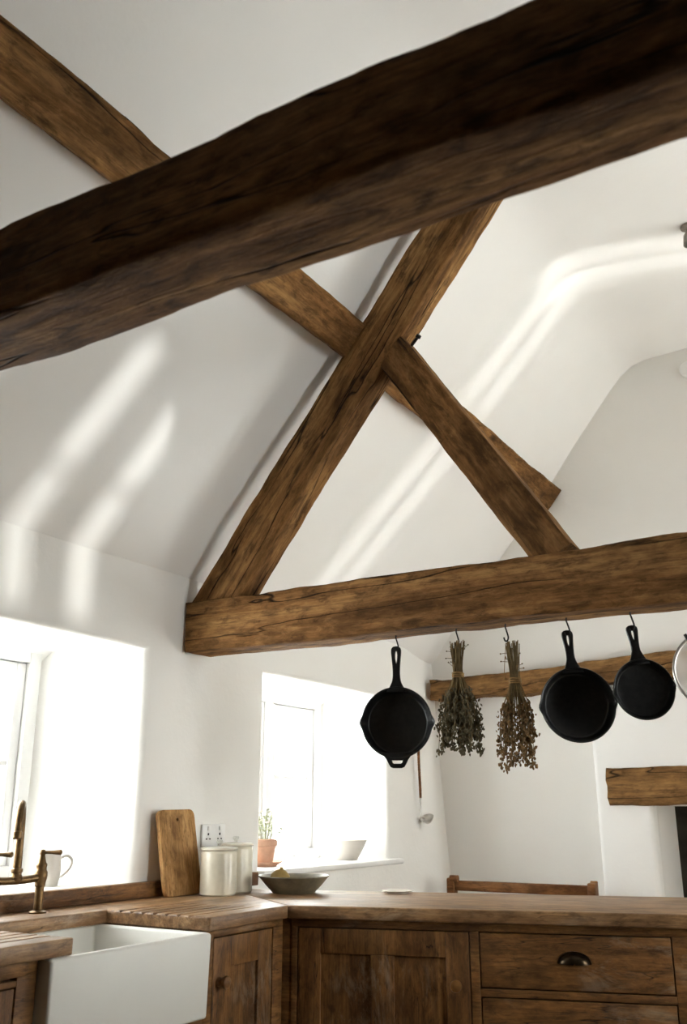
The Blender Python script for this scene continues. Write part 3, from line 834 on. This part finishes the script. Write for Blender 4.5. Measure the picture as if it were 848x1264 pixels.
# bench against the end wall
bn = thing('bench', 'wooden bench whose back rail shows above the peninsula worktop', 'bench', (-1.92, 5.055, 0))
def bobj(name, *a, m='bench', bev=.006):
    b = bmesh.new(); box(b, *a, bev, 3); return obj(name, b, m, bn)
for x in (-.41, .375):
    b = bmesh.new()
    prism(b, [(.865, -.025), (.865, .018), (.873, .026), (.873, .032), (.80, .032), (0, .03), (0, -.03), (.80, -.032), (.86, -.032)][::1], -.02, .02, .005, 2, T(x, 0, 0) @ R('Y', -PI / 2))
    obj('post', b, 'bench', bn)
bobj('back_rail', -.39, .355, -.012, .016, .80, .852); bobj('back_rail', -.39, .355, -.010, .014, .62, .68)
bobj('seat', -.44, .405, -.40, .02, .42, .452)
for x in (-.41, .375):
    b = bmesh.new(); box(b, x - .022, x + .022, -.385, -.34, 0, .42, .004); obj('leg', b, 'bench', bn)
b = bmesh.new(); tube(b, [(-.41, -.02, .862), (-.365, -.02, .862)], .018, 14); obj('arm_end', b, 'bench', bn)

# ------------------------------------------------------------------ hanging things
BOT = Z(.609)                    # underside of the tie beam
YH = YT + .095
def s_hook(x, label, drop=.075, rz=0.0):
    t = bmesh.new()
    pts = [(0, 0, .035), (0, 0, .0), (-.001, 0, -.012), (.003, 0, -drop * .45), (.008, 0, -drop * .8), (.004, 0, -drop * 1.0), (-.004, 0, -drop * .99), (-.008, 0, -drop * .80)]
    tube(t, catmull(pts, 7), .0028, 8)
    o = obj('iron_hook', t, 'hook', loc=(x, YH, BOT), rot=(0, 0, rz)); tag(o, label, 'hook', 'pan hooks')
    return o

def skillet(x, label, rad, hlen, rz, tilt, helper, spouts, ry=0, drop=.075):
    """pan hangs by its handle: local Z up the handle, mouth towards local -Y"""
    t = thing('skillet', label, 'skillet', (x, YH, BOT - drop + .002), rz, 'cast iron skillets')
    M0 = R('Y', ry) @ R('X', tilt)
    cz = -hlen - rad + .012           # centre of the bowl below the hook
    dep = .30 * rad
    s = bmesh.new(); r = rad
    # lathe axis Z -> points to -Y
    lathe(s, [(0, -dep), (r * .80, -dep), (r * .835, -dep * .96), (r * .86, -dep * .85), (r * .95, -.006), (r * .955, 0), (r * .985, .0015), (r, -.001), (r * .995, -.006), (r * .98, -.010), (r * .90, -dep * .93), (r * .87, -dep * 1.05), (r * .80, -dep * 1.10), (0, -dep * 1.10)], 96)
    for v in s.verts:
        q = math.hypot(v.co.x, v.co.y); a = math.atan2(v.co.y, v.co.x)
        if q > r * .84 and v.co.z > -dep * .5 and spouts:
            for c in (0, PI):
                d = abs((a - c + PI) % (2 * PI) - PI); w = max(0, 1 - d / .24); w = w * w * (3 - 2 * w)
                k = 1 + .075 * spouts * w * (1 + v.co.z / (dep * .5)); v.co.x *= k; v.co.z -= 0.003 * w
    b = bmesh.new(); Mx = M0 @ T(0, 0, cz) @ R('X', PI / 2)
    add(b, s, Mx); obj('pan', b, 'iron', t, ang=50)
    # handle outline in (x = across, y = up)
    H = hlen; w0, w1 = .011, .0135
    prof = [(.030, -.012), (.020, .004), (.0125, .022), (.0100, H * .30), (.0105, H * .5), (.0130, H * .72), (.0150, H * .88), (.0135, H * .955), (.0085, H * .99)]
    prof = [(q.x, q.y) for q in catmull([(a_, b_, 0) for a_, b_ in prof], 4)]
    outer = [(a_, b_) for a_, b_ in prof] + [(0, H)] + [(-a_, b_) for a_, b_ in reversed(prof)]
    hole = []
    for i in range(28):
        a = 2 * PI * i / 28; yy = H * .735 + H * .195 * math.sin(a); ww = .0068 * (1 + .28 * math.sin(a))
        hole.append((ww * math.cos(a), yy))
    b = bmesh.new(); plate_with_holes(b, outer, [hole], .012, .0035, M0 @ T(0, .0085, -hlen + .010) @ R('X', PI / 2))
    obj('handle', b, 'iron', t, ang=50)
    if helper:
        hw, hh = .040, .034
        o2 = [(-hw - .010, .012), (-hw + .004, -.006), (-hw + .012, -hh + .012), (-hw + .018, -hh + .003), (-hw + .026, -hh), (hw - .026, -hh), (hw - .018, -hh + .003), (hw - .012, -hh + .012), (hw - .004, -.006), (hw + .010, .012)]
        h2 = [(-hw + .017, -.008), (-hw + .021, -hh + .013), (-hw + .027, -hh + .009), (hw - .027, -hh + .009), (hw - .021, -hh + .013), (hw - .017, -.008)]
        b = bmesh.new(); plate_with_holes(b, o2, [h2], .010, .003, M0 @ T(0, .005, cz - r + .006) @ R('X', PI / 2))
        obj('helper_handle', b, 'iron', t, ang=50)
    return t

HX = [-1.574, -1.335, -1.152, -.938, -.728]
s_hook(HX[0], 'black iron hook carrying the skillet nearest the far window', .056)
skillet(HX[0] - .002, 'black skillet with two handles hanging in front of the far window', .1255, .146, math.radians(22), -.04, True, 1.0, 0, .056)
s_hook(HX[1], 'black iron hook holding the dark green-brown herb bundle', .060)
s_hook(HX[2], 'black iron hook holding the lighter brown herb bundle', .060)
s_hook(HX[3], 'black iron hook carrying the plain skillet next to the herbs', .058)
skillet(HX[3], 'plain black skillet hanging between the herbs and the smallest pan', .1205, .122, math.radians(29), -.03, False, .75, -.075, .058)
s_hook(HX[4], 'black iron hook carrying the smallest skillet', .062)
skillet(HX[4] + .001, 'smallest black skillet, hanging next to the sieve', .095, .108, math.radians(29), -.03, False, .75, -.10, .062)

# sieve at the edge of the view
s_hook(-.494, 'black iron hook from which the round sieve hangs', .06)
t = thing('sieve', 'round wire sieve with a steel rim, hanging last along the beam', 'sieve', (-.496, YH, BOT - .058), math.radians(18))
cz = -.148
b = bmesh.new(); s = bmesh.new()
for i in range(2): torus(s, .115, .005 - i * .001, 64, 10, T(0, 0, -.008 * i))
add(b, s, T(0, 0, cz) @ R('X', PI / 2)); obj('rim', b, 'chrome', t)
b = bmesh.new(); s = bmesh.new(); lathe(s, [(.113 * math.cos(a), -.06 * math.sin(a)) for a in [PI / 2 * i / 14 for i in range(15)]], 64); add(b, s, T(0, 0, cz) @ R('X', PI / 2)); obj('gauze', b, 'gauze', t)
b = bmesh.new(); tube(b, catmull([(-.009, 0, cz + .115), (-.010, 0, cz + .135), (0, 0, cz + .151), (.010, 0, cz + .135), (.009, 0, cz + .115)], 6), .003, 8); obj('hanging_loop', b, 'chrome', t)
b = bmesh.new(); tube(b, [(-.03, -.002, cz - .112), (-.03, -.003, cz - .145)], [.004, .006], 10); obj('rest_foot', b, 'bench', t)
b = bmesh.new(); tube(b, [(-.065, -.004, cz + .094), (-.073, -.004, cz + .11)], [.006, .005], 10); obj('rim_ear', b, 'hook', t)

def herbs(x, label, L, tie, spread, seed, budm, drop, n=62, lean=0.0, pods=False, dx=0):
    rn = random.Random(seed)
    t = thing('dried_herb_bundle', label, 'dried herbs', (x + dx, YH, BOT - drop), 0, 'dried herb bundles')
    st = bmesh.new(); bd = bmesh.new(); z0 = -tie
    for i in range(n):
        a = rn.uniform(0, 2 * PI); q = math.sqrt(rn.random())
        neck = Vector((.017 * q * math.cos(a), .017 * q * math.sin(a), z0))
        topp = Vector((neck.x * 1.35 + rn.gauss(0, .003), neck.y * 1.35 + rn.gauss(0, .003), rn.uniform(-.018, .012)))
        if i < 5: topp += Vector((rn.uniform(-.03, .03), rn.uniform(-.02, .02), -rn.uniform(0, .04)))
        ln = L * rn.uniform(.72, 1.0); sp = spread * q ** .75 * rn.uniform(.7, 1.12)
        low = Vector((math.cos(a) * sp + lean * .3, math.sin(a) * sp * .9, -ln))
        mid = neck.lerp(low, .5) + Vector((math.cos(a) * sp * .20, math.sin(a) * sp * .18, .0))
        path = catmull([topp, neck, mid, low + Vector((-math.cos(a) * sp * .06, 0, .02)), low], 5)
        tube(st, path, [.0016, .0016, .0013, .001, .0007], 5, False)
        m = len(path); k0 = int(m * (.40 if not pods else .46))
        for k in range(k0, m):
            f = (k - k0) / (m - k0)
            for _ in range(3 if f < .35 else 2):
                if rn.random() < (.12 if pods and f < .3 else .04): continue
                s = bmesh.new(); bmesh.ops.create_icosphere(s, subdivisions=1, radius=1)
                for v in s.verts: v.co *= rn.uniform(.7, 1.25)
                sz = rn.uniform(.0030, .0062) * (1.0 if not pods else .95)
                p = path[k] + Vector((rn.gauss(0, .0050), rn.gauss(0, .0050), rn.gauss(0, .005)))
                add(bd, s, T(*p) @ R('Z', rn.uniform(0, 6)) @ R('X', rn.uniform(-.8, .8)) @ Matrix.Diagonal((sz * .8, sz * .55, sz * 1.35, 1)))
    for i in range(14):                      # stray twiglets at the top
        a = rn.uniform(0, 2 * PI); p = Vector((.018 * math.cos(a), .018 * math.sin(a), -rn.uniform(.01, z0 * -.8)))
        e = p + Vector((math.cos(a) * rn.uniform(.008, .03), math.sin(a) * .015, rn.uniform(-.005, .02)))
        tube(st, [p, e], .0009, 4, False)
        s = bmesh.new(); bmesh.ops.create_icosphere(s, subdivisions=1, radius=.0028); add(bd, s, T(*e))
    obj('stems', st, 'stalk', t, kind='stuff'); obj('seed_heads', bd, budm, t, kind='stuff')
    tw = bmesh.new()
    for i in range(4): torus(tw, .0195, .0022, 24, 6, T(0, 0, z0 + .0035 * (i - 1.5)) @ R('X', .12 * (-1) ** i))
    tube(tw, catmull([(-.016 - dx, 0, z0), (-.017 - dx * .6, -.004, z0 * .45), (-dx * 1.0 - .002, 0, .006)], 6), .0011, 5)
    obj('twine', tw, 'twine', t)
herbs(HX[1], 'bushy dark dried herb bundle hanging beside the two-handled skillet', .375, .108, .082, 5, 'bud1', .055, 74)
herbs(HX[2], 'taller sparse brown dried herb bundle hanging beside the plain skillet', .415, .125, .074, 11, 'bud2', .072, 50, pods=True, dx=.024)

# ------------------------------------------------------------------ bits on ceiling and gable
t = thing('ceiling_spotlight', 'small metal spotlight fixed to the flat ceiling at the edge of view', 'spotlight', (-.553, 4.065, 3.828))
b = bmesh.new(); lathe(b, [(0, 0), (.034, 0), (.036, -.004), (.034, -.012), (.012, -.018), (.010, -.03), (0, -.03)], 28); obj('canopy', b, 'grey', t)
b = bmesh.new(); lathe(b, [(0, -.03), (.014, -.032), (.026, -.05), (.031, -.10), (.029, -.10), (.022, -.055), (0, -.05)], 28); obj('lamp_head', b, 'grey', t)
b = bmesh.new(); s = bmesh.new(); lathe(s, [(0, 0), (.046, 0), (.048, .004), (.048, .022), (.040, .032), (.02, .036), (0, .036)], 36); add(b, s, R('X', PI / 2))
o = obj('smoke_alarm', b, 'white', loc=(-.822, YG - .001, 3.682)); tag(o, 'round white smoke alarm high on the end wall', 'smoke alarm')

# ------------------------------------------------------------------ light
wd = bpy.data.worlds.new('sky'); SC.world = wd; wd.use_nodes = True
bg = wd.node_tree.nodes['Background']; bg.inputs['Color'].default_value = (.995, .995, .985, 1); bg.inputs['Strength'].default_value = 17.0

def portal(name, loc, rot, sx, sy):
    l = bpy.data.lights.new(name, 'AREA'); l.shape = 'RECTANGLE'; l.size = sx; l.size_y = sy; l.cycles.is_portal = True
    o = bpy.data.objects.new(name, l); COL.objects.link(o); o.location = loc; o.rotation_euler = rot
portal('portal', (-2.97, 2.01, 1.39), (0, -PI / 2, 0), .85, 1.05)
portal('portal', (-2.97, 4.08, 1.39), (0, -PI / 2, 0), .85, 1.0)
for w in RW: portal('portal', (XR + .42, (w[0] + w[1]) / 2, (w[2] + w[3]) / 2), (0, PI / 2, 0), w[3] - w[2], w[1] - w[0])
portal('portal', ((GW[0] + GW[1]) / 2, YG + .53, (GW[2] + GW[3]) / 2), (-PI / 2, 0, 0), GW[1] - GW[0] + .1, GW[3] - GW[2])
def glint(loc, aim, cone, power, rad):
    """spot for low sun reflected up onto the ceiling, aimed through the added slits"""
    l = bpy.data.lights.new('sun_glint', 'SPOT'); l.energy = power; l.spot_size = cone; l.spot_blend = .25; l.shadow_soft_size = rad; l.color = (1, .97, .93)
    o = bpy.data.objects.new('sun_glint', l); COL.objects.link(o); o.location = loc
    o.rotation_euler = (Vector(aim) - Vector(loc)).to_track_quat('-Z', 'Y').to_euler()
glint((16.4, 5.98, -2.5), (XR, 3.17, 1.07), .09, 6400, .16)
glint((16.4, 8.6, -3.2), (XR, 5.13, 1.73), .17, 3200, .14)
glint((12.0, 7.77, -5.7), (XR, 5.11, 1.46), .055, 3300, .09)

# ------------------------------------------------------------------ camera
cam = bpy.data.cameras.new('camera'); co = bpy.data.objects.new('camera', cam); COL.objects.link(co); SC.camera = co
F = 1155.0; th = math.atan2(368, F); psi = math.atan2(726, math.hypot(F, 368))
cam.sensor_fit = 'VERTICAL'; cam.sensor_height = 36; cam.sensor_width = 24; cam.lens = F / 1264 * 36
co.location = (0, 0, EYE); co.rotation_euler = (PI / 2 + th, 0, psi)
cam.dof.use_dof = True; cam.dof.focus_distance = 3.35; cam.dof.aperture_fstop = 5.0
cam.clip_start = .02

SC.view_settings.view_transform = 'Standard'; SC.view_settings.look = 'None'; SC.view_settings.gamma = 1
SC.view_settings.use_curve_mapping = False; SC.view_settings.exposure = 0.78
SC.cycles.caustics_reflective = False; SC.cycles.caustics_refractive = False
SC.cycles.max_bounces = 12; SC.cycles.diffuse_bounces = 8; SC.cycles.transparent_max_bounces = 12
SC.cycles.use_denoising = True; SC.cycles.sample_clamp_indirect = 10
